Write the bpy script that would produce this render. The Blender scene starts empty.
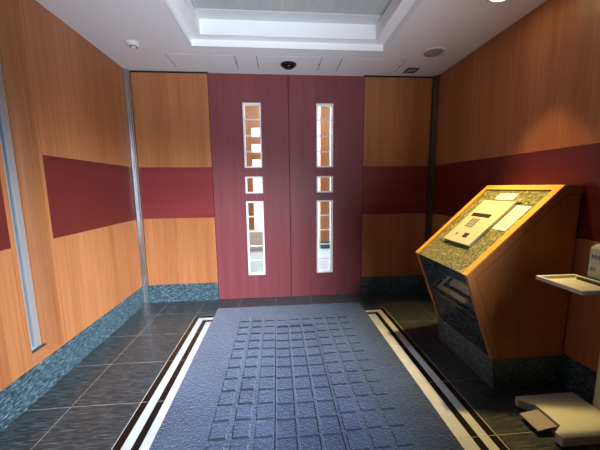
import bpy, bmesh, math, random
from mathutils import Vector, Matrix, Euler
random.seed(7)
COL = bpy.context.scene.collection

# ------------------------------------------------------------------ helpers
class MB:
    """collects shapes (each face with a material slot) and links them as ONE mesh object"""
    def __init__(s):
        s.v = []; s.f = []; s.m = []; s.sm = []
    def add(s, vs, fs, mi=0, smooth=False):
        b = len(s.v); s.v += [tuple(v) for v in vs]
        for f in fs:
            s.f.append([b + i for i in f]); s.m.append(mi); s.sm.append(smooth)
        return s
    def box(s, x0, x1, y0, y1, z0, z1, mi=0):
        vs = [(x, y, z) for z in (z0, z1) for y in (y0, y1) for x in (x0, x1)]
        return s.add(vs, [(0,2,3,1),(4,5,7,6),(0,1,5,4),(2,6,7,3),(0,4,6,2),(1,3,7,5)], mi)
    def prism(s, poly, fn, a, b, mi=0):
        """poly: 2-D outline; fn(p, t) -> 3-D point; extruded from t=a to t=b"""
        n = len(poly)
        vs = [fn(p, a) for p in poly] + [fn(p, b) for p in poly]
        fs = [tuple(range(n))[::-1], tuple(range(n, 2*n))]
        fs += [(i, (i+1) % n, n + (i+1) % n, n + i) for i in range(n)]
        return s.add(vs, fs, mi)
    def lathe(s, prof, n=32, c=(0,0,0), sx=1, sy=1, mi=0, smooth=True):
        vs = []
        for r, z in prof:
            for k in range(n):
                a = 2*math.pi*k/n
                vs.append((c[0]+r*sx*math.cos(a), c[1]+r*sy*math.sin(a), c[2]+z))
        fs = []
        for j in range(len(prof)-1):
            for k in range(n):
                fs.append((j*n+k, j*n+(k+1) % n, (j+1)*n+(k+1) % n, (j+1)*n+k))
        fs.append(tuple(range(n))[::-1]); L = (len(prof)-1)*n
        fs.append(tuple(L+k for k in range(n)))
        return s.add(vs, fs, mi, smooth)
    def build(s, name, mats, parent=None, bevel=0, loc=None):
        me = bpy.data.meshes.new(name)
        off = Vector(loc) if loc else Vector((0,0,0))
        me.from_pydata([tuple(Vector(v)-off) for v in s.v], [], s.f)
        if not isinstance(mats, (list, tuple)): mats = [mats]
        for m in mats: me.materials.append(m)
        for p, mi, sm in zip(me.polygons, s.m, s.sm):
            p.material_index = mi; p.use_smooth = sm
        bm = bmesh.new(); bm.from_mesh(me)
        bmesh.ops.recalc_face_normals(bm, faces=bm.faces); bm.to_mesh(me); bm.free()
        o = bpy.data.objects.new(name, me); COL.objects.link(o)
        if loc: o.location = loc
        if parent:
            o.parent = parent
            if not loc:                      # parent at p: keep world place
                o.matrix_parent_inverse = Matrix.Translation(-Vector(parent_world(parent)))
            else:
                o.location = Vector(loc) - Vector(parent_world(parent))
        if bevel:
            b = o.modifiers.new('bevel', 'BEVEL'); b.width = bevel; b.segments = 2; b.limit_method = 'ANGLE'
        return o

def parent_world(p):
    w = Vector((0,0,0))
    while p:
        w = w + p.location + p.matrix_parent_inverse.translation
        p = p.parent
    return w

def struct(name, mb, mats, bevel=0):
    o = mb.build(name, mats, bevel=bevel); o['kind'] = 'structure'; return o

def thing(name, label, cat, loc, group=None):
    o = bpy.data.objects.new(name, None); COL.objects.link(o)
    o.location = loc; o.empty_display_size = .05
    return tag(o, label, cat, group)

def tag(o, label, cat, group=None):
    o['label'] = label; o['category'] = cat
    if group: o['group'] = group
    return o

# ------------------------------------------------------------------ materials
def newmat(name):
    m = bpy.data.materials.new(name); m.use_nodes = True
    nt = m.node_tree; b = nt.nodes['Principled BSDF']
    return m, nt, b

def plain(name, col, rough=.5, metal=0, spec=.5, emit=None, es=1, noise=0):
    m, nt, b = newmat(name)
    b.inputs['Base Color'].default_value = (*col, 1)
    b.inputs['Roughness'].default_value = rough
    b.inputs['Metallic'].default_value = metal
    b.inputs['Specular IOR Level'].default_value = spec
    if emit:
        b.inputs['Emission Color'].default_value = (*emit, 1)
        b.inputs['Emission Strength'].default_value = es
    if noise:
        tc = nt.nodes.new('ShaderNodeTexCoord'); n = nt.nodes.new('ShaderNodeTexNoise')
        n.inputs['Scale'].default_value = 9; n.inputs['Detail'].default_value = 5
        nt.links.new(tc.outputs['Object'], n.inputs['Vector'])
        r = nt.nodes.new('ShaderNodeValToRGB')
        r.color_ramp.elements[0].position = .3; r.color_ramp.elements[1].position = .7
        r.color_ramp.elements[0].color = (*[c*(1-noise) for c in col], 1)
        r.color_ramp.elements[1].color = (*[min(1, c*(1+noise)) for c in col], 1)
        nt.links.new(n.outputs['Fac'], r.inputs['Fac']); nt.links.new(r.outputs['Color'], b.inputs['Base Color'])
    return m

def wood(name, dark, light, scale_fine=(60,60,1.6), scale_big=(7,7,.12), rough=.42, coat=.0, contrast=1.0):
    m, nt, b = newmat(name); L = nt.links.new
    tc = nt.nodes.new('ShaderNodeTexCoord')
    def ns(sc, detail, rgh=.55):
        mp = nt.nodes.new('ShaderNodeMapping'); mp.inputs['Scale'].default_value = sc
        L(tc.outputs['Object'], mp.inputs['Vector'])
        n = nt.nodes.new('ShaderNodeTexNoise'); n.inputs['Scale'].default_value = 1
        n.inputs['Detail'].default_value = detail; n.inputs['Roughness'].default_value = rgh
        L(mp.outputs['Vector'], n.inputs['Vector']); return n
    a = ns(scale_fine, 4); c = ns(scale_big, 2)
    mx = nt.nodes.new('ShaderNodeMix'); mx.data_type = 'FLOAT'; mx.inputs['Factor'].default_value = .5
    L(a.outputs['Fac'], mx.inputs['A']); L(c.outputs['Fac'], mx.inputs['B'])
    r = nt.nodes.new('ShaderNodeValToRGB'); e = r.color_ramp.elements
    e[0].position = .5-.16/contrast; e[1].position = .5+.16/contrast
    e[0].color = (*dark, 1); e[1].color = (*light, 1)
    L(mx.outputs['Result'], r.inputs['Fac']); L(r.outputs['Color'], b.inputs['Base Color'])
    b.inputs['Roughness'].default_value = rough
    b.inputs['Coat Weight'].default_value = coat; b.inputs['Coat Roughness'].default_value = .2
    bp = nt.nodes.new('ShaderNodeBump'); bp.inputs['Strength'].default_value = .04; bp.inputs['Distance'].default_value = .002
    L(a.outputs['Fac'], bp.inputs['Height']); L(bp.outputs['Normal'], b.inputs['Normal'])
    return m

def granite(name, stops, scale, rough=.2, spec=.5, distort=.6):
    """stretched, slightly turbulent streaks"""
    m, nt, b = newmat(name); L = nt.links.new
    tc = nt.nodes.new('ShaderNodeTexCoord')
    mp = nt.nodes.new('ShaderNodeMapping'); mp.inputs['Scale'].default_value = scale
    L(tc.outputs['Object'], mp.inputs['Vector'])
    n = nt.nodes.new('ShaderNodeTexNoise'); n.inputs['Scale'].default_value = 1
    n.inputs['Detail'].default_value = 6; n.inputs['Roughness'].default_value = .65
    n.inputs['Distortion'].default_value = distort
    L(mp.outputs['Vector'], n.inputs['Vector'])
    r = nt.nodes.new('ShaderNodeValToRGB'); cr = r.color_ramp
    while len(cr.elements) < len(stops): cr.elements.new(.5)
    for e, (p, c) in zip(cr.elements, stops):
        e.position = p; e.color = (*c, 1)
    L(n.outputs['Fac'], r.inputs['Fac']); L(r.outputs['Color'], b.inputs['Base Color'])
    b.inputs['Roughness'].default_value = rough; b.inputs['Specular IOR Level'].default_value = spec
    return m

ORANGE = wood('beech_veneer', (.33,.112,.036), (.48,.192,.074))
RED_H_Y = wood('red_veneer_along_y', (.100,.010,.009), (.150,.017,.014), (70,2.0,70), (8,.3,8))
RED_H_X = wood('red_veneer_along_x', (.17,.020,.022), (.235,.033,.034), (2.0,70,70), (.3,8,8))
DOORRED = wood('door_veneer', (.175,.037,.047), (.245,.056,.068), (70,70,1.5), (9,9,.2), rough=.46)
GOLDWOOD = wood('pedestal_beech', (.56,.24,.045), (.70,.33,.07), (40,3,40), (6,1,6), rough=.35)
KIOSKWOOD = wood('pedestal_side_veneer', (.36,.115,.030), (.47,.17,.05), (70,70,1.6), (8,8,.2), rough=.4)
DARKGAP = plain('shadow_gap', (.012,.010,.010), .9)
SKIRT = granite('skirting_granite', [(.36,(.006,.016,.022)),(.47,(.026,.054,.072)),(.56,(.080,.135,.17)),(.68,(.32,.42,.46))], (30,30,150), .35)
KGRAN = granite('pedestal_granite', [(.25,(.010,.018,.022)),(.5,(.032,.055,.066)),(.72,(.13,.18,.20))], (60,18,120), .04, .8)
PLGRAN = granite('plinth_granite', [(.32,(.012,.024,.030)),(.48,(.055,.090,.105)),(.66,(.24,.31,.33))], (60,26,130), .35)
INGRAN = granite('inlay_granite', [(.34,(.018,.018,.014)),(.46,(.075,.076,.035)),(.56,(.21,.20,.085)),(.68,(.50,.47,.27))], (60,85,60), .35)
TILE = granite('floor_granite', [(.30,(.006,.008,.010)),(.5,(.024,.030,.034)),(.72,(.10,.115,.12))], (12,120,12), .30, .4)
BLACKST = plain('black_marble', (.006,.005,.005), .22)
WHITEST = plain('white_marble', (.40,.41,.435), .3, noise=.10)
GROUT = plain('grout', (.34,.31,.26), .8)
CEIL = plain('ceiling_paint', (.72,.72,.745), .85)
COFF = plain('coffer_lit_white', (.86,.87,.88), .7)  # paler than the ceiling: light on the coffer steps put into colour
FAINT = plain('faint_seam', (.42,.40,.40), .9)
SEAM = plain('seam', (.05,.045,.045), .9)
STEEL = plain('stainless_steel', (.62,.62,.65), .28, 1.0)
ALU = plain('anodised_aluminium', (.52,.60,.68), .40, .7)
DKMETAL = plain('dark_metal', (.05,.05,.055), .4, .6)
WHITE = plain('white_plastic', (.72,.72,.72), .45)
MUNTIN = plain('white_frame', (.86,.84,.85), .35)
BLACK = plain('black_plastic', (.010,.010,.011), .3)
GREYMESH = plain('speaker_cloth', (.30,.29,.285), .9)

# coffer panel: brushed grey
def panel_mat():
    m = wood('grey_ceiling_panel', (.36,.38,.39), (.50,.52,.53), (120,3,3), (1.2,2.5,1), rough=.6); return m
CPANEL = panel_mat()

def carpet_mat(nm, c0, c1):
    m, nt, b = newmat(nm); L = nt.links.new
    tc = nt.nodes.new('ShaderNodeTexCoord')
    n = nt.nodes.new('ShaderNodeTexNoise'); n.inputs['Scale'].default_value = 110; n.inputs['Detail'].default_value = 4
    n2 = nt.nodes.new('ShaderNodeTexNoise'); n2.inputs['Scale'].default_value = 3.5; n2.inputs['Detail'].default_value = 3
    L(tc.outputs['Object'], n.inputs['Vector']); L(tc.outputs['Object'], n2.inputs['Vector'])
    mx = nt.nodes.new('ShaderNodeMix'); mx.data_type = 'FLOAT'; mx.inputs['Factor'].default_value = .35
    L(n.outputs['Fac'], mx.inputs['A']); L(n2.outputs['Fac'], mx.inputs['B'])
    r = nt.nodes.new('ShaderNodeValToRGB'); e = r.color_ramp.elements
    e[0].position = .32; e[1].position = .66
    e[0].color = (*c0,1); e[1].color = (*c1,1)
    L(mx.outputs['Result'], r.inputs['Fac']); L(r.outputs['Color'], b.inputs['Base Color'])
    b.inputs['Roughness'].default_value = 1; b.inputs['Specular IOR Level'].default_value = .1
    b.inputs['Sheen Weight'].default_value = .25; b.inputs['Sheen Roughness'].default_value = .5
    n3 = nt.nodes.new('ShaderNodeTexNoise'); n3.inputs['Scale'].default_value = 75; n3.inputs['Detail'].default_value = 4
    L(tc.outputs['Object'], n3.inputs['Vector'])
    bp = nt.nodes.new('ShaderNodeBump'); bp.inputs['Strength'].default_value = .9; bp.inputs['Distance'].default_value = .012
    L(n3.outputs['Fac'], bp.inputs['Height']); L(bp.outputs['Normal'], b.inputs['Normal'])
    return m
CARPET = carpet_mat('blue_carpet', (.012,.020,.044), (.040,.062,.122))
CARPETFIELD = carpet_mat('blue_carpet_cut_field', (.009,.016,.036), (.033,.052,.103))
CARPETSHADE = carpet_mat('blue_carpet_pile_shade', (.006,.011,.024), (.022,.038,.070))  # darker copy for steep faces: shade in the pile put into colour

def glass_mat():
    m, nt, b = newmat('clear_glass'); L = nt.links.new
    nt.nodes.remove(b); out = nt.nodes['Material Output']
    t = nt.nodes.new('ShaderNodeBsdfTransparent'); t.inputs['Color'].default_value = (.95,.97,.97,1)
    g = nt.nodes.new('ShaderNodeBsdfGlossy'); g.inputs['Roughness'].default_value = .02
    f = nt.nodes.new('ShaderNodeFresnel'); f.inputs['IOR'].default_value = 1.14
    mx = nt.nodes.new('ShaderNodeMixShader')
    L(f.outputs['Fac'], mx.inputs['Fac']); L(t.outputs[0], mx.inputs[1]); L(g.outputs[0], mx.inputs[2])
    L(mx.outputs[0], out.inputs['Surface']); return m
GLASS = glass_mat()

# ------------------------------------------------------------------ dimensions (metres)
XL, XR, H = -1.47, 1.73, 2.4
ZS, Z1, Z2 = .20, .926, 1.456            # skirting top, red band bottom / top
DL, DM, DR = -.68, .128, .929            # door edges
YF = -3.95                               # entrance wall behind the camera
G = .0014                                # half joint

# ------------------------------------------------------------------ floor
fl = MB()
fl.box(XL-.3, XR+.3, YF-.1, .16, -.06, -.0006, 1)
rows = [0.0] + [-.315-.395*k for k in range(0, 10)]
rows = [r for r in rows if r > YF] + [YF]
def tiles(xs, y_hi, y_lo):
    ys = sorted(set([y_hi, y_lo] + [r for r in rows if y_lo < r < y_hi]), reverse=True)
    for a, b in zip(xs, xs[1:]):
        for c, d in zip(ys, ys[1:]):
            fl.box(a+G, b-G, d+G, c-G, -.02, 0, 0)
tiles([XL, -1.22, -.832], 0, YF)
tiles([1.056, 1.45, XR], 0, YF)
tiles([-.832, -.44, -.05, .34, .73, 1.056], 0, -.388)
tiles([-.60, 1.0-.175], -.52, YF)
fl.box(-.7, .95, -.0, .16, -.02, 0, 0)       # under and just past the doors
struct('floor', fl, [TILE, GROUT])

def border(name, offs_o, offs_i, mat):
    """one U-shaped inlay strip; offsets are distances from the outer edge of the whole border"""
    mb = MB(); xo0, xo1, yo = -.832+offs_o+.001, 1.056-offs_o-.001, -.388-offs_o-.001
    xi0, xi1, yi = -.832+offs_i, 1.056-offs_i, -.388-offs_i
    ys = [yo] + [r for r in rows if r < yo-.05]
    for a, b in zip(ys, ys[1:]):
        mb.box(xo0, xi0, b+G, a-(G if a != yo else 0), -.02, 0)
        mb.box(xi1, xo1, b+G, a-(G if a != yo else 0), -.02, 0)
    xs = [xi0, -.44, -.05, .34, .73, xi1]
    for a, b in zip(xs, xs[1:]): mb.box(a+G, b-G, yi, yo, -.02, 0)
    return struct(name, mb, mat)
border('trim_1', .003, .044, BLACKST)
border('trim_2', .044, .093, WHITEST)
border('trim_3', .093, .133, BLACKST)
border('trim_4', .133, .232, WHITEST)

# ------------------------------------------------------------------ left wall with its window recess
YA, YB = -1.165, -1.400                   # far and near edge of the recess
w = MB()
w.box(XL-.40, XL-.24, YF, .15, 0, H, 2)   # core behind everything
w.box(XL-.24, XL-.014, YA+.028, .15, 0, H, 2); w.box(XL-.24, XL-.014, YF, YB-.028, 0, H, 2)
w.box(XL-.24, XL-.014, YB-.03, YA+.03, 0, ZS-.01, 2)
w.box(XL-.24, XL-.012, YB, YA, 0, ZS+.012, 0)                    # sill block
for (a, b) in ((Z2+.002, H), (ZS+.002, Z1-.002)):
    w.box(XL-.014, XL, YA+.030, 0, a, b, 0)
    w.box(XL-.014, XL, YF, YB-.030, a, b, 0)
w.box(XL-.24, XL, YA-.0, YA+.0275, ZS+.002, H, 0)                # far jamb casing
w.box(XL-.24, XL, YB-.0275, YB, ZS+.002, H, 0)                   # near jamb casing
w.box(XL-.014, XL, YB, YA, ZS+.002, ZS+.014, 0)
struct('wall_left', w, [ORANGE, RED_H_Y, DARKGAP])
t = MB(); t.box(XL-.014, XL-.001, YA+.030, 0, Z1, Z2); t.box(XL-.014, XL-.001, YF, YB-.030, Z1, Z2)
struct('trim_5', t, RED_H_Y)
t = MB()
ys = [0, -.36, -.96, -1.56, -2.16, -2.76, -3.36, YF]
for a, b in zip(ys, ys[1:]): t.box(XL-.014, XL+.008, b+G, a-G, 0, ZS)
struct('baseboard_left', t, SKIRT)
# aluminium window in the recess
wn = MB()
wn.box(XL-.200, XL-.132, YA-.050, YA-.006, ZS+.014, H)
wn.box(XL-.200, XL-.146, YA-.094, YA-.058, ZS+.014, H)
wn.box(XL-.200, XL-.130, YB, YA-.006, ZS+.012, ZS+.022)
wo = struct('window_1', wn, ALU, .004)
gp = MB(); gp.box(XL-.180, XL-.174, YB, YA-.09, ZS+.022, H)
gp.build('glass_pane', plain('frosted_glass', (.72,.76,.82), .25), wo)
sb = MB(); sb.box(XL-.128, XL-.108, YB, YA-.004, ZS+.0125, ZS+.020)
sb.build('sill_track', DKMETAL, wo)

# ------------------------------------------------------------------ right wall
w = MB()
w.box(XR+.014, XR+.16, YF, .15, 0, H, 1)
for (a, b) in ((Z2+.002, H), (ZS+.002, Z1-.002)):
    w.box(XR, XR+.014, YF, 0, a, b, 0)
struct('wall_right', w, [ORANGE, DARKGAP])
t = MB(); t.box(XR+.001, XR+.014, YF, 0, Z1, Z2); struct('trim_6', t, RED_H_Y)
t = MB()
for a, b in zip(ys, ys[1:]): t.box(XR-.008, XR+.014, b+G, a-G, 0, ZS)
struct('baseboard_right', t, SKIRT)

# ------------------------------------------------------------------ back wall
w = MB()
w.box(XL-.16, DL-.004, .014, .15, 0, H, 1); w.box(DR+.004, XR+.16, .014, .15, 0, H, 1)
w.box(DL-.004, DR+.004, .05, .15, 2.384, H, 1)
for (a, b) in ((XL+.047, DL-.006), (DR+.006, XR-.052)):
    w.box(a, b, 0, .014, Z2+.001, 2.378, 0); w.box(a, b, 0, .014, ZS+.001, Z1-.001, 0)
struct('wall_back', w, [ORANGE, DARKGAP])
t = MB()
for (a, b) in ((XL+.047, DL-.006), (DR+.006, XR-.052)): t.box(a, b, .001, .014, Z1, Z2)
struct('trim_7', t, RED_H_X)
t = MB(); t.box(XL+.045, DL-.006, -.006, .014, 0, ZS); t.box(DR+.006, XR-.052, -.006, .014, 0, ZS)
struct('baseboard_back', t, SKIRT)
# stainless corner channels
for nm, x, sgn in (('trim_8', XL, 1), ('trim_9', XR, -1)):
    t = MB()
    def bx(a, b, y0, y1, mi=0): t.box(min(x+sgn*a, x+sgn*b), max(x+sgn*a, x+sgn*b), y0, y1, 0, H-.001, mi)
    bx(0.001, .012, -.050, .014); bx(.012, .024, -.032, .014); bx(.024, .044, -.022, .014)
    struct(nm, t, STEEL if nm == 'trim_8' else plain('shaded_steel', (.20,.18,.17), .4, .9), .002)  # right channel: darker steel, the dim corner's shade put into its colour

# ------------------------------------------------------------------ the two door leaves
def door(name, x0, x1, wx0, wx1):
    spans = [(.278, 1.090, 5), (1.180, 1.352, 1), (1.450, 2.100, 4)]
    y0, y1 = -.004, .036
    d = MB(); z0, z1 = .006, 2.382
    d.box(x0, wx0, y0, y1, z0, z1); d.box(wx1, x1, y0, y1, z0, z1)
    zz = [z0] + [q for s in spans for q in s[:2]] + [z1]
    for a, b in zip(zz[0::2], zz[1::2]): d.box(wx0, wx1, y0, y1, a, b)
    o = struct(name, d, DOORRED)
    if name == 'door_1':
        q = MB(); q.box(DM-.02, DM+.02, y1+.001, y1+.010, .006, 2.38); q.build('gap_light_block', DARKGAP, o)  # dark strip added to stop hall light leaking between the leaves
    for a, b, n in spans:
        f = MB(); r = .0135
        for ya, yb in ((y0-.007, y0+.006), (y1-.006, y1+.007)):
            f.box(wx0-.003, wx0+r, ya, yb, a-.003, b+.003); f.box(wx1-r, wx1+.003, ya, yb, a-.003, b+.003)
            f.box(wx0+r, wx1-r, ya, yb, a-.003, a+r); f.box(wx0+r, wx1-r, ya, yb, b-r, b+.003)
        fo = f.build('glazing_frame', MUNTIN, o)
        for k in range(1, n):
            z = a + (b-a)*k/n; mm = MB()
            mm.box(wx0+r, wx1-r, y0-.004, y0+.006, z-.006, z+.006)
            mm.build('glazing_bar', MUNTIN, fo)
        g = MB(); g.box(wx0+r-.004, wx1-r+.004, y0+.014, y0+.019, a+r-.004, b-r+.004)
        g.build('glass_pane', GLASS, fo)
    return o
door('door_1', DL, DM-.003, -.342, -.163)
door('door_2', DM+.003, DR, .421, .596)

# ------------------------------------------------------------------ hall seen through the door panes
HY = 4.2
w = MB(); w.box(-2.2, 2.6, .16, HY, -.06, 0); struct('floor_hall', w, plain('pale_hall_floor', (.42,.50,.56), .18, noise=.06))
w = MB(); w.box(-2.2, 2.6, HY, HY+.1, 0, 3.0); w.box(-2.3, -2.2, .16, HY, 0, 3.0); w.box(2.6, 2.7, .16, HY, 0, 3.0)
struct('wall_hall', w, plain('white_hall_wall', (.88,.87,.86), .6))
w = MB(); w.box(-2.3, 2.7, .15, HY+.1, 3.0, 3.1); struct('ceiling_hall', w, CEIL)
p = thing('hall_pillar', 'orange wood-clad pillar with dark stone foot seen through the right door panes', 'pillar', (.94, 2.55, 0))
q = MB(); q.box(.845, 1.03, 2.45, 2.65, .15, 3.0); q.build('wood_cladding', ORANGE, p)
q = MB(); q.box(.84, 1.035, 2.445, 2.655, 0, .15); q.build('stone_base', SKIRT, p)
p = thing('lattice_screen', 'orange wooden lattice partition with open squares seen through the left door panes', 'partition', (-.5, 2.5, 0))
q = MB(); q.box(-.72, -.47, 2.45, 2.55, .42, 3.0); q.build('post', ORANGE, p)
q = MB(); q.box(-.47, -.15, 2.45, 2.55, 2.36, 3.0); q.build('head_panel', ORANGE, p)
for z in (2.06, 1.77, 1.48):
    q = MB(); q.box(-.47, -.15, 2.47, 2.53, z, z+.13); q.build('rail', ORANGE, p)
q = MB(); q.box(-.72, -.15, 2.43, 2.57, 0, .42); q.build('base_panel', plain('pale_panel', (.72,.52,.42), .5), p)

# ------------------------------------------------------------------ entrance wall behind the camera (unseen, closed and dark to keep light down)
w = MB()
w.box(XL-.3, XR+.16, YF-.12, YF, 0, H)
struct('wall_front', w, plain('front_wall', (.16,.13,.11), .7))

# ------------------------------------------------------------------ ceiling with two-step coffer
CX0, CX1, CY1, CY0 = -.685, .935, -.512, -3.35
IX0, IX1, IY1, IY0 = -.590, .840, -.600, -3.26
ZC1, ZC2 = 2.449, 2.562
c = MB()
def ring(z0, z1, o, i, mi):
    (ax0, ax1, ay0, ay1), (bx0, bx1, by0, by1) = o, i
    c.box(ax0, bx0, ay0, ay1, z0, z1, mi); c.box(bx1, ax1, ay0, ay1, z0, z1, mi)
    c.box(bx0, bx1, by1, ay1, z0, z1, mi); c.box(bx0, bx1, ay0, by0, z0, z1, mi)
ring(H, H+.049, (XL-.3, XR+.16, YF-.12, .15), (CX0, CX1, CY0, CY1), 0)
ring(ZC1, ZC2, (XL-.3, XR+.16, YF-.12, .15), (IX0, IX1, IY0, IY1), 1)
c.box(XL-.3, XR+.16, YF-.12, .15, ZC2+.02, ZC2+.1, 1)
struct('ceiling', c, [CEIL, COFF])
# lower step faces in a paler colour that stands for daylight on them
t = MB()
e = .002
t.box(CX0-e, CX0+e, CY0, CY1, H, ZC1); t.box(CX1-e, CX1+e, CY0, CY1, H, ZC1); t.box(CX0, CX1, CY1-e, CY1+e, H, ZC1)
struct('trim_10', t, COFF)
t = MB(); t.box(IX0, IX1, IY0, IY1-.125, ZC2+.005, ZC2+.02); struct('trim_11', t, CPANEL)
t = MB(); t.box(IX0, IX1, IY1-.12, IY1, ZC2-.001, ZC2+.02); struct('trim_12', t, plain('coffer_border', (.60,.62,.64), .7))

# ------------------------------------------------------------------ things on the ceiling
def access_panel(x0, x1, label):
    y0, y1 = -.365, -.095
    p = thing('ceiling_hatch', label, 'ceiling hatch', ((x0+x1)/2, (y0+y1)/2, H), 'access hatches in the ceiling above the doors')
    q = MB(); q.box(x0, x1, y0, y1, H-.003, H); q.build('hatch', CEIL, p)
    q = MB(); s = .0055
    q.box(x0-s, x0, y0, y1, H-.002, H); q.build('side_seam', SEAM, p)
    q = MB(); q.box(x1, x1+s, y0, y1, H-.002, H); q.build('side_seam', SEAM, p)
    q = MB(); q.box(x0-s, x1+s, y0-.002, y0, H-.001, H); q.build('long_seam', FAINT, p)
    q = MB(); q.box(x0-s, x1+s, y1, y1+.002, H-.001, H); q.build('long_seam', FAINT, p)
    q = MB(); xx = x1-.004
    q.box(xx-.006, xx, (y0+y1)/2-.014, (y0+y1)/2+.014, H-.005, H-.003); q.build('catch', DKMETAL, p)
access_panel(-.946, -.365, 'flush white ceiling hatch nearest the left corner, above the orange wall panel')
access_panel(-.163, .420, 'flush white ceiling hatch in the middle, holding the black oval sensor')
access_panel(.616, 1.215, 'flush white ceiling hatch on the right, beside the small square fixture')

p = thing('ceiling_sensor', 'black oval door sensor on the ceiling above the two red doors', 'sensor', (.125, -.212, H))
q = MB(); q.lathe([(.075,-.0032),(.075,-.010),(.070,-.014),(.060,-.015)], 40, (.125,-.212,H), 1, 1.0); q.build('housing', BLACK, p)
q = MB(); q.lathe([(.055,-.015),(.050,-.028),(.034,-.038),(.012,-.042)], 32, (.125,-.205,H), 1, .8); q.build('lens', plain('black_lens', (.006,.006,.007), .08), p)

p = thing('smoke_detector', 'white round smoke detector on the ceiling near the left wall', 'smoke detector', (-1.136,-.534,H))
c0 = (-1.136,-.534,H)
q = MB(); q.lathe([(.056,0),(.056,-.008),(.050,-.013)], 32, c0); q.build('base', WHITE, p)
q = MB(); q.lathe([(.048,-.013),(.044,-.022),(.032,-.027)], 32, c0); q.build('cover', WHITE, p)
q = MB(); q.lathe([(.030,-.027),(.028,-.031)], 24, c0); q.build('vent_ring', plain('grey_vent', (.16,.16,.17), .6), p)
q = MB(); q.lathe([(.020,-.031),(.019,-.035),(.010,-.038)], 24, c0); q.build('sensing_head', WHITE, p)

p = thing('ceiling_speaker', 'round grey ceiling speaker near the right wall', 'speaker', (1.385,-.525,H))
c0 = (1.385,-.525,H)
q = MB(); q.lathe([(.103,0),(.102,-.005),(.092,-.007)], 48, c0); q.build('rim', CEIL, p)
q = MB(); q.lathe([(.092,-.006),(.060,-.009),(.02,-.010)], 48, c0); q.build('grille', GREYMESH, p)

p = thing('square_fixture', 'small square dark-framed ceiling fixture close to the right back corner', 'ceiling fixture', (1.372,-.135,H))
q = MB(); x0, x1, y0, y1 = 1.312, 1.432, -.195, -.075; r = .020
q.box(x0, x0+r, y0, y1, H-.006, H); q.box(x1-r, x1, y0, y1, H-.006, H); q.box(x0+r, x1-r, y0, y0+r, H-.006, H); q.box(x0+r, x1-r, y1-r, y1, H-.006, H)
q.build('frame', plain('dark_bronze', (.045,.030,.020), .5), p)
q = MB(); q.box(x0+r, x1-r, y0+r, y1-r, H-.003, H); q.build('cover_plate', plain('beige_cover', (.34,.30,.26), .6), p)
q = MB(); q.box(x0+.045, x1-.045, y0+.055, y0+.065, H-.005, H-.003); q.build('slot', BLACK, p)

SPX, SPY = 1.40, -1.29
p = thing('downlight', 'lit warm downlight in the ceiling above the intercom pedestal', 'downlight', (SPX,SPY,H))
q = MB()
pr = [(.100,0),(.100,-.004),(.086,-.006),(.081,-.001)]; q.lathe(pr, 40, (SPX,SPY,H)); q.build('trim_ring', WHITE, p)
q = MB(); q.lathe([(.080,-.003),(.030,-.0065)], 32, (SPX,SPY,H)); q.build('lamp', plain('lit_lamp', (1,.9,.6), .4, emit=(1,.80,.38), es=14), p)

# ------------------------------------------------------------------ carpet
def carpet():
    X0, X1, Y0, Y1 = -.648, .845, -3.55, -.252
    P = .1135; R = .1110; cx0 = -.330; cy0 = -.548
    def lines(lo, hi, c, p, n, sgn):
        v = {lo, lo+.007, hi-.007, hi}
        for k in range(n):
            for d in (-.0555,-.0510,-.0470,-.0425,-.0385,-.020,0,.020,.0385,.0425,.0470,.0510,.0555):
                v.add(c+sgn*k*p+d)
        v = sorted(x for x in v if lo <= x <= hi); out = [v[0]]
        for a in v[1:]:
            while a-out[-1] > .03: out.append(out[-1]+.02)
            if a-out[-1] > .0015: out.append(a)
        return out
    xs = lines(X0, X1, cx0, P, 9, 1); ys = lines(Y0, Y1, cy0, R, 27, -1)
    def hgt(x, y):
        ed = min(x-X0, X1-x, Y1-y, y-Y0)
        h = .012 if ed > .003 else .001
        k = round((x-cx0)/P); j = round((cy0-y)/R)
        if j < 0 or k < 0 or k > 8: return h
        d = max(abs(x-(cx0+k*P)), abs(y-(cy0-j*R)))
        if k <= 1 or k >= 7 or j < 2:
            return h + (.011 if k <= 1 else .006)*(d < .0405)
        if k == 2 or k == 6:
            return h + .007*(d < .0450)
        return h + .009*(d > .0490)
    rnd = random.Random(3); nx = len(xs)
    vs = [(x, y, hgt(x, y)+rnd.uniform(-.0006,.0006)) for y in ys for x in xs]
    mb = MB()
    for j in range(len(ys)-1):
        for i in range(nx-1):
            a = j*nx+i; q = (a, a+1, a+nx+1, a+nx); z = [vs[t][2] for t in q]
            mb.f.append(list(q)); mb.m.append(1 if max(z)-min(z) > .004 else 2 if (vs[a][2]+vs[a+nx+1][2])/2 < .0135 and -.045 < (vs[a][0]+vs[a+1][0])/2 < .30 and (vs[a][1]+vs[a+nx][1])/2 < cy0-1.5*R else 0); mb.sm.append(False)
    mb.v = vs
    o = mb.build('entrance_carpet', [CARPET, CARPETSHADE, CARPETFIELD], loc=(.1,-1.9,0.0005))
    return tag(o, 'blue sculpted carpet runner with raised squares leading to the red doors', 'carpet')
carpet()

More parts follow.
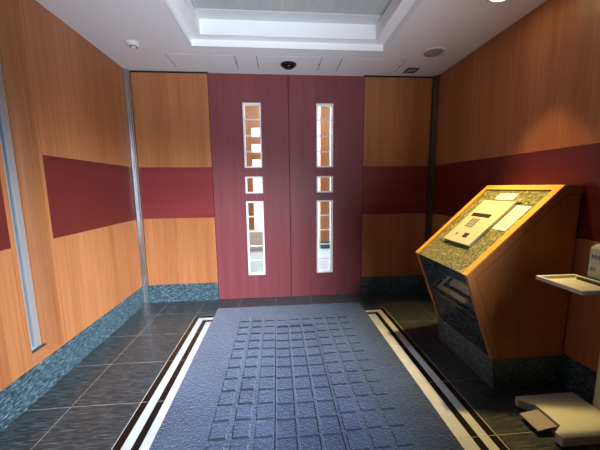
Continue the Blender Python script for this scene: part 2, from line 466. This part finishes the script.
# ------------------------------------------------------------------ intercom pedestal on the right
KY0, KY1 = -1.592, -1.003; KB = XR-.010
A = Vector((1.05, 0, .71)); B = Vector((1.612, 0, 1.228)); SL = (B-A).length; DS = (B-A)/SL; NS = Vector((-DS.z, 0, DS.x))
def S(s, y, h): v = A + DS*s + NS*h; return (v.x, y, v.z)
def slab(mb, s0, s1, y0, y1, h0, h1, mi=0):
    vs = [S(s, y, h) for h in (h0, h1) for y in (y0, y1) for s in (s0, s1)]
    return mb.add(vs, [(0,2,3,1),(4,5,7,6),(0,1,5,4),(2,6,7,3),(0,4,6,2),(1,3,7,5)], mi)
def xz(pt, y): return (pt[0], y, pt[1])
kp = thing('intercom_pedestal', 'wood and granite intercom pedestal with a sloping top against the right wall', 'intercom pedestal', (1.5, (KY0+KY1)/2, 0))
q = MB(); q.prism([(1.282,0),(1.262,.19),(KB,.19),(KB,0)], xz, KY0+.002, KY1-.002); q.build('plinth', PLGRAN, kp)
outline = [(1.262,.191),(1.061,.720),(1.612,1.228),(KB,1.228),(KB,.191)]
inner   = [(1.318,.193),(1.118,.708),(1.632,1.182),(KB-.004,1.182),(KB-.004,.193)]
for (ya, yb, yin) in ((KY0, KY0+.026, KY0+.003), (KY1-.026, KY1, KY1-.003)):
    q = MB()
    lo = ya if ya == KY0 else yb
    yi0, yi1 = (yin, yb) if ya == KY0 else (ya, yin)
    sp = q.prism(inner, xz, yi0, yi1, 0)
    o = q.build('side_panel', KIOSKWOOD, kp)
    q = MB(); n = len(outline)
    gap = [((a[0]*.985+b[0]*.015), (a[1]*.985+b[1]*.015)) for a, b in zip(inner, outline)]
    # edging ring round the panel (front, slope and top), with a fine dark joint
    rin = [(1.3165,.193),(1.1155,.709),(1.631,1.1845),(KB,1.1845)]
    for i in range(3):
        poly = [outline[i], outline[i+1], rin[i+1], rin[i]]
        q.prism(poly, xz, ya, yb)
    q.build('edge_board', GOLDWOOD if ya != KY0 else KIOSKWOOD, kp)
    q = MB(); m2 = [(1.316,.193),(1.1145,.709),(1.6305,1.186),(KB,1.186)]; m3 = [(1.319,.193),(1.1185,.708),(1.632,1.181),(KB,1.181)]
    for i in range(3): q.prism([m2[i], m2[i+1], m3[i+1], m3[i]], xz, *( (KY0+.0005, KY0+.004) if ya == KY0 else (KY1-.004, KY1-.0005)))
    q.build('panel_joint', DARKGAP, kp)
# polished granite front between the side boards
q = MB(); q.prism([(1.268,.191),(1.069,.716),(1.086,.722),(1.290,.191)], xz, KY0+.026, KY1-.026)
q.build('granite_front', KGRAN, kp)
q = MB(); q.prism([(1.30,.191),(1.10,.712),(1.62,1.19),(KB,1.19),(KB,.191)], xz, KY0+.03, KY1-.03); q.build('carcass', DARKGAP, kp)
# sloping top: bright beech frame and granite inlay
q = MB()
slab(q, .0152, SL, KY0-.0015, KY0+.040, .0005, .010); slab(q, .0152, SL, KY1-.034, KY1+.0015, .0005, .010)
slab(q, SL-.042, SL, KY0+.040, KY1-.034, -.010, .010)
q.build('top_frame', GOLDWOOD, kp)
q = MB(); q.box(B.x-.002, KB, KY0-.0015, KY1+.0015, 1.2285, 1.236); q.build('top_shelf', GOLDWOOD, kp)
q = MB(); slab(q, .019, SL-.046, KY0+.044, KY1-.038, -.014, .001); q.build('granite_inlay', INGRAN, kp)
# raised keypad plate
PLATE = plain('champagne_plate', (.47,.44,.35), .45, .2)
q = MB(); slab(q, .20, .60, -1.418, -1.150, .001, .022); plate = q.build('keypad_plate', PLATE, kp, bevel=.002)
q = MB(); slab(q, .440, .472, -1.350, -1.182, .022, .0235); q.build('display_window', plain('dark_display', (.03,.025,.02), .15), plate)
q = MB(); slab(q, .497, .540, -1.350, -1.188, .022, .0226); tp = q.build('notice_strip', plain('strip', (.50,.47,.38), .5), plate)
q = MB()
for r in range(4):
    y = -1.196
    while y > -1.342:
        l = random.uniform(.006, .018); slab(q, .502+r*.0095, .5055+r*.0095, max(y-l, -1.345), y, .0226, .0229); y -= l+.004
q.build('printed_text', plain('grey_ink', (.24,.22,.18), .7), tp)
KEY = plain('grey_key', (.20,.19,.16), .4)
for r in range(4):
    for cidx in range(3):
        q = MB(); s = .412-r*.0215; y = -1.234-cidx*.026
        slab(q, s-.007, s+.007, y-.008, y+.008, .022, .026); q.build('key_button', KEY, plate)
q = MB(); slab(q, .252, .290, -1.336, -1.296, .022, .0245); q.build('card_reader', plain('reader', (.035,.03,.028), .3), plate)
q = MB(); q.add([S(.252,-1.226,.0228), S(.276,-1.214,.0228), S(.276,-1.240,.0228), S(.252,-1.226,.022), S(.276,-1.214,.022), S(.276,-1.240,.022)],
                [(0,1,2),(3,5,4),(0,3,4,1),(1,4,5,2),(2,5,3,0)]); q.build('arrow_mark', plain('mark', (.08,.07,.06), .5), plate)
q = MB(); slab(q, .606, .612, -1.440, -1.140, .001, .010); q.build('dark_rail', plain('plate_rail', (.08,.075,.06), .5), kp)  # thin dark strip above the upper edge of the plate

# paper notices lying on the sloping top
INK = plain('ink', (.07,.065,.06), .8); PAPER = plain('paper', (.62,.61,.57), .6)
def notice(s0, s1, y0, y1, label, along_s, nlines):
    c = S((s0+s1)/2, (y0+y1)/2, .002)
    p = thing('notice', label, 'notice', c)
    q = MB(); slab(q, s0, s1, y0, y1, .0015, .0035); q.build('sheet', PAPER, p)
    for k in range(nlines):
        q = MB(); f = (k+1)/(nlines+1)
        if along_s:
            yy = y1 + (y0-y1)*f; s = s0+.022
            while s < s1-.03:
                l = random.uniform(.006,.013)
                slab(q, s, s+l, yy-.0035, yy+.0035+random.uniform(-.001,.002), .0035, .0038); s += l+random.uniform(.003,.006)
        else:
            ss = s1 + (s0-s1)*f; y = y1-.022
            while y > y0+.03:
                l = random.uniform(.006,.013); slab(q, ss-.0016, ss+.0016, y-l, y, .0035, .0038); y -= l+.004
        q.build('writing_line', INK, p)
notice(.630, .690, -1.350, -1.200, 'small white printed notice at the head of the pedestal top', False, 3)
notice(.378, .588, -1.528, -1.424, 'larger white handwritten notice beside the right edge of the keypad plate', True, 3)

# ------------------------------------------------------------------ hand sanitizer stand at the right edge
SY = -1.862
STAND = plain('cream_powder_coat', (.44,.45,.42), .45)
st = thing('sanitizer_stand', 'cream metal foot-pedal sanitizer stand beside the pedestal at right', 'sanitizer stand', (1.5, SY, 0))
q = MB()
pl = [(1.300,-1.728),(1.6515,-1.728),(1.6515,-1.997),(1.300,-1.997),(1.296,-1.960),(1.357,-1.928),(1.357,-1.798),(1.296,-1.752)]
q.prism(pl, lambda p, z: (p[0], p[1], z), .012, .060)
q.build('base', STAND, st, bevel=.003)
for (x, y) in ((1.34,-1.75),(1.34,-1.975),(1.62,-1.75),(1.62,-1.975)):
    q = MB(); q.lathe([(.012,.0005),(.012,.0125)], 16, (x,y,0)); q.build('rubber_foot', BLACK, st)
q = MB()
ped = [(1.250,.026),(1.352,.044),(1.352,.049),(1.250,.032)]
q.prism(ped, xz, -1.922, -1.812); q.build('foot_pedal', plain('pedal_grey', (.20,.17,.18), .5), st, bevel=.002)
q = MB(); q.box(1.345, 1.40, -1.885, -1.845, .028, .040); q.build('pedal_arm', DKMETAL, st)
q = MB(); q.box(1.652, 1.690, SY-.035, SY+.035, .0125, 1.08); q.build('pole', STAND, st, bevel=.004)
q = MB(); q.box(1.490, 1.652, SY-.055, SY+.055, .762, .772); q.build('bottle_shelf', BLACK, st)
# drip tray with raised rim, carried in front of the shelf
q = MB(); tx0, tx1, ty0, ty1, tz = 1.306, 1.520, -1.992, -1.768, .756
q.box(tx0+.012, tx1-.006, ty0+.012, ty1-.012, tz, tz+.005)
r = .014
for a in ((tx0, tx0+r, ty0, ty1), (tx1-r, tx1, ty0, ty1), (tx0+r, tx1-r, ty0, ty0+r), (tx0+r, tx1-r, ty1-r, ty1)): q.box(*a, tz, tz+.020)
q.build('drip_tray', plain('cream_tray', (.64,.62,.56), .4), st, bevel=.003)
q = MB(); q.box(1.505, 1.640, SY-.012, SY+.012, tz-.004, tz+.006); q.build('tray_bracket', DKMETAL, st)

b0 = (1.594, -1.852, .7725)
bt = thing('sanitizer_bottle', 'translucent square sanitizer bottle with blue label on the stand shelf', 'sanitizer bottle', b0)
q = MB(); bz = .7725
oc = lambda hx, hy, ch: [(-hx+ch,-hy),(hx-ch,-hy),(hx,-hy+ch),(hx,hy-ch),(hx-ch,hy),(-hx+ch,hy),(-hx,hy-ch),(-hx,-hy+ch)]
lv = [(.046,.046,.010,0),(.048,.048,.010,.006),(.048,.048,.010,.150),(.040,.040,.012,.166),(.018,.018,.007,.180),(.016,.016,.006,.190)]
vs = []; fs = []
for hx, hy, ch, z in lv: vs += [(b0[0]+x-.004, b0[1]+y, bz+z) for x, y in oc(hx, hy, ch)]
for j in range(len(lv)-1):
    for k in range(8): fs.append((j*8+k, j*8+(k+1) % 8, (j+1)*8+(k+1) % 8, (j+1)*8+k))
fs += [tuple(range(8))[::-1], tuple((len(lv)-1)*8+k for k in range(8))]
q.add(vs, fs); q.build('bottle_body', plain('milky_plastic', (.50,.52,.53), .25, noise=.05), bt)
fx = b0[0]-.004-.048
q = MB(); q.box(fx-.0008, fx, b0[1]-.036, b0[1]+.036, bz+.02, bz+.138); lab = q.build('front_label', plain('label_film', (.50,.54,.60), .35), bt)
BLUE = plain('label_blue', (.04,.085,.30), .4)
q = MB(); y = b0[1]+.031
for i, hh in enumerate((.016,.012,.016,.010,.013,.016,.011,.013)):
    q.box(fx-.0012, fx-.0008, y-.0055, y, bz+.105, bz+.105+hh); y -= .008
q.box(fx-.0012, fx-.0008, b0[1]-.032, b0[1]+.031, bz+.098, bz+.101)
q.build('blue_lettering', BLUE, lab)
q = MB(); y = b0[1]+.030
for i in range(7):
    wd = (.0012,.0022,.0014)[i % 3]; q.box(fx-.0012, fx-.0008, y-wd, y, bz+.036, bz+.058); y -= .0036
q.build('barcode', INK, lab)
q = MB(); q.lathe([(.019,.190),(.019,.212),(.012,.214),(.008,.216),(.008,.245)], 24, (b0[0]-.004, b0[1], bz)); q.build('pump_collar', WHITE, bt)
q = MB(); q.box(b0[0]-.052, b0[0]+.018, b0[1]-.012, b0[1]+.012, bz+.243, bz+.262); q.build('pump_nozzle', WHITE, bt, bevel=.004)

# ------------------------------------------------------------------ light
def area(name, loc, target, sx, sy, power, col, spread=180):
    l = bpy.data.lights.new(name, 'AREA'); l.shape = 'RECTANGLE'; l.size = sx; l.size_y = sy
    l.energy = power; l.color = col; l.spread = math.radians(spread)
    o = bpy.data.objects.new(name, l); COL.objects.link(o); o.location = loc
    o.rotation_euler = (Vector(target)-Vector(loc)).to_track_quat('-Z', 'Y').to_euler()
    return o
area('indoor_daylight_key', (1.15, -3.0, 2.28), (-1.25, -.25, -.30), .9, .7, 76, (.82,.91,1.0), 56)  # lamp added under the ceiling for daylight, narrowed to miss the pedestal
area('ceiling_fill_low', (.6, -3.7, .55), (-.35, -1.0, 2.4), 1.4, .8, 19, (.80,.89,1.0), 62)  # cool fill added low down to brighten ceiling and coffer
area('hall_daylight', (.3, 3.35, 2.95), (.3, 3.6, 0), 4.2, 1.0, 230, (1,.98,.96))
area('hall_front_fill', (.3, .9, 2.9), (.3, 2.6, 1.4), 2.0, .5, 38, (1,.97,.93))
def spot(name, loc, tgt, power, col, ang, blend, r=.04):
    l = bpy.data.lights.new(name, 'SPOT'); l.energy = power; l.color = col; l.spot_size = math.radians(ang); l.spot_blend = blend; l.shadow_soft_size = r
    o = bpy.data.objects.new(name, l); COL.objects.link(o); o.location = loc
    o.rotation_euler = (Vector(tgt)-Vector(loc)).to_track_quat('-Z', 'Y').to_euler()
spot('downlight_beam', (SPX, SPY, 2.385), (SPX-.22, SPY, 0), 330, (1,.70,.22), 52, 1.0)
spot('downlight_spill', (SPX, SPY-.06, 2.385), (SPX, SPY-.06, 0), 36, (1,.66,.22), 52, .15)
spot('downlight_beam_near', (1.40, -2.75, 2.385), (1.52, -2.75, 0), 16, (1,.70,.25), 50, .5)

wd = bpy.data.worlds.new('world'); bpy.context.scene.world = wd; wd.use_nodes = True
bg = wd.node_tree.nodes['Background']; bg.inputs['Color'].default_value = (.80,.90,1,1); bg.inputs['Strength'].default_value = .9

# ------------------------------------------------------------------ camera (fitted)
f, pitch, yaw, roll = 280.18, .1348, .0798, -.0115
F = Vector((math.sin(yaw)*math.cos(pitch), math.cos(yaw)*math.cos(pitch), -math.sin(pitch)))
R0 = Vector((math.cos(yaw), -math.sin(yaw), 0)); U0 = R0.cross(F)
Rr = math.cos(roll)*R0 + math.sin(roll)*U0; Uu = -math.sin(roll)*R0 + math.cos(roll)*U0
cd = bpy.data.cameras.new('camera'); cd.sensor_width = 36; cd.lens = f*36/600; cd.clip_start = .02
co = bpy.data.objects.new('camera', cd); COL.objects.link(co)
m = Matrix((Rr, Uu, -F)).transposed().to_4x4(); m.translation = Vector((-.0105, -3.0587, 1.2397)); co.matrix_world = m
sc = bpy.context.scene; sc.camera = co
sc.view_settings.view_transform = 'Standard'; sc.view_settings.look = 'None'; sc.view_settings.exposure = 0
sc.cycles.max_bounces = 8; sc.cycles.use_denoising = True
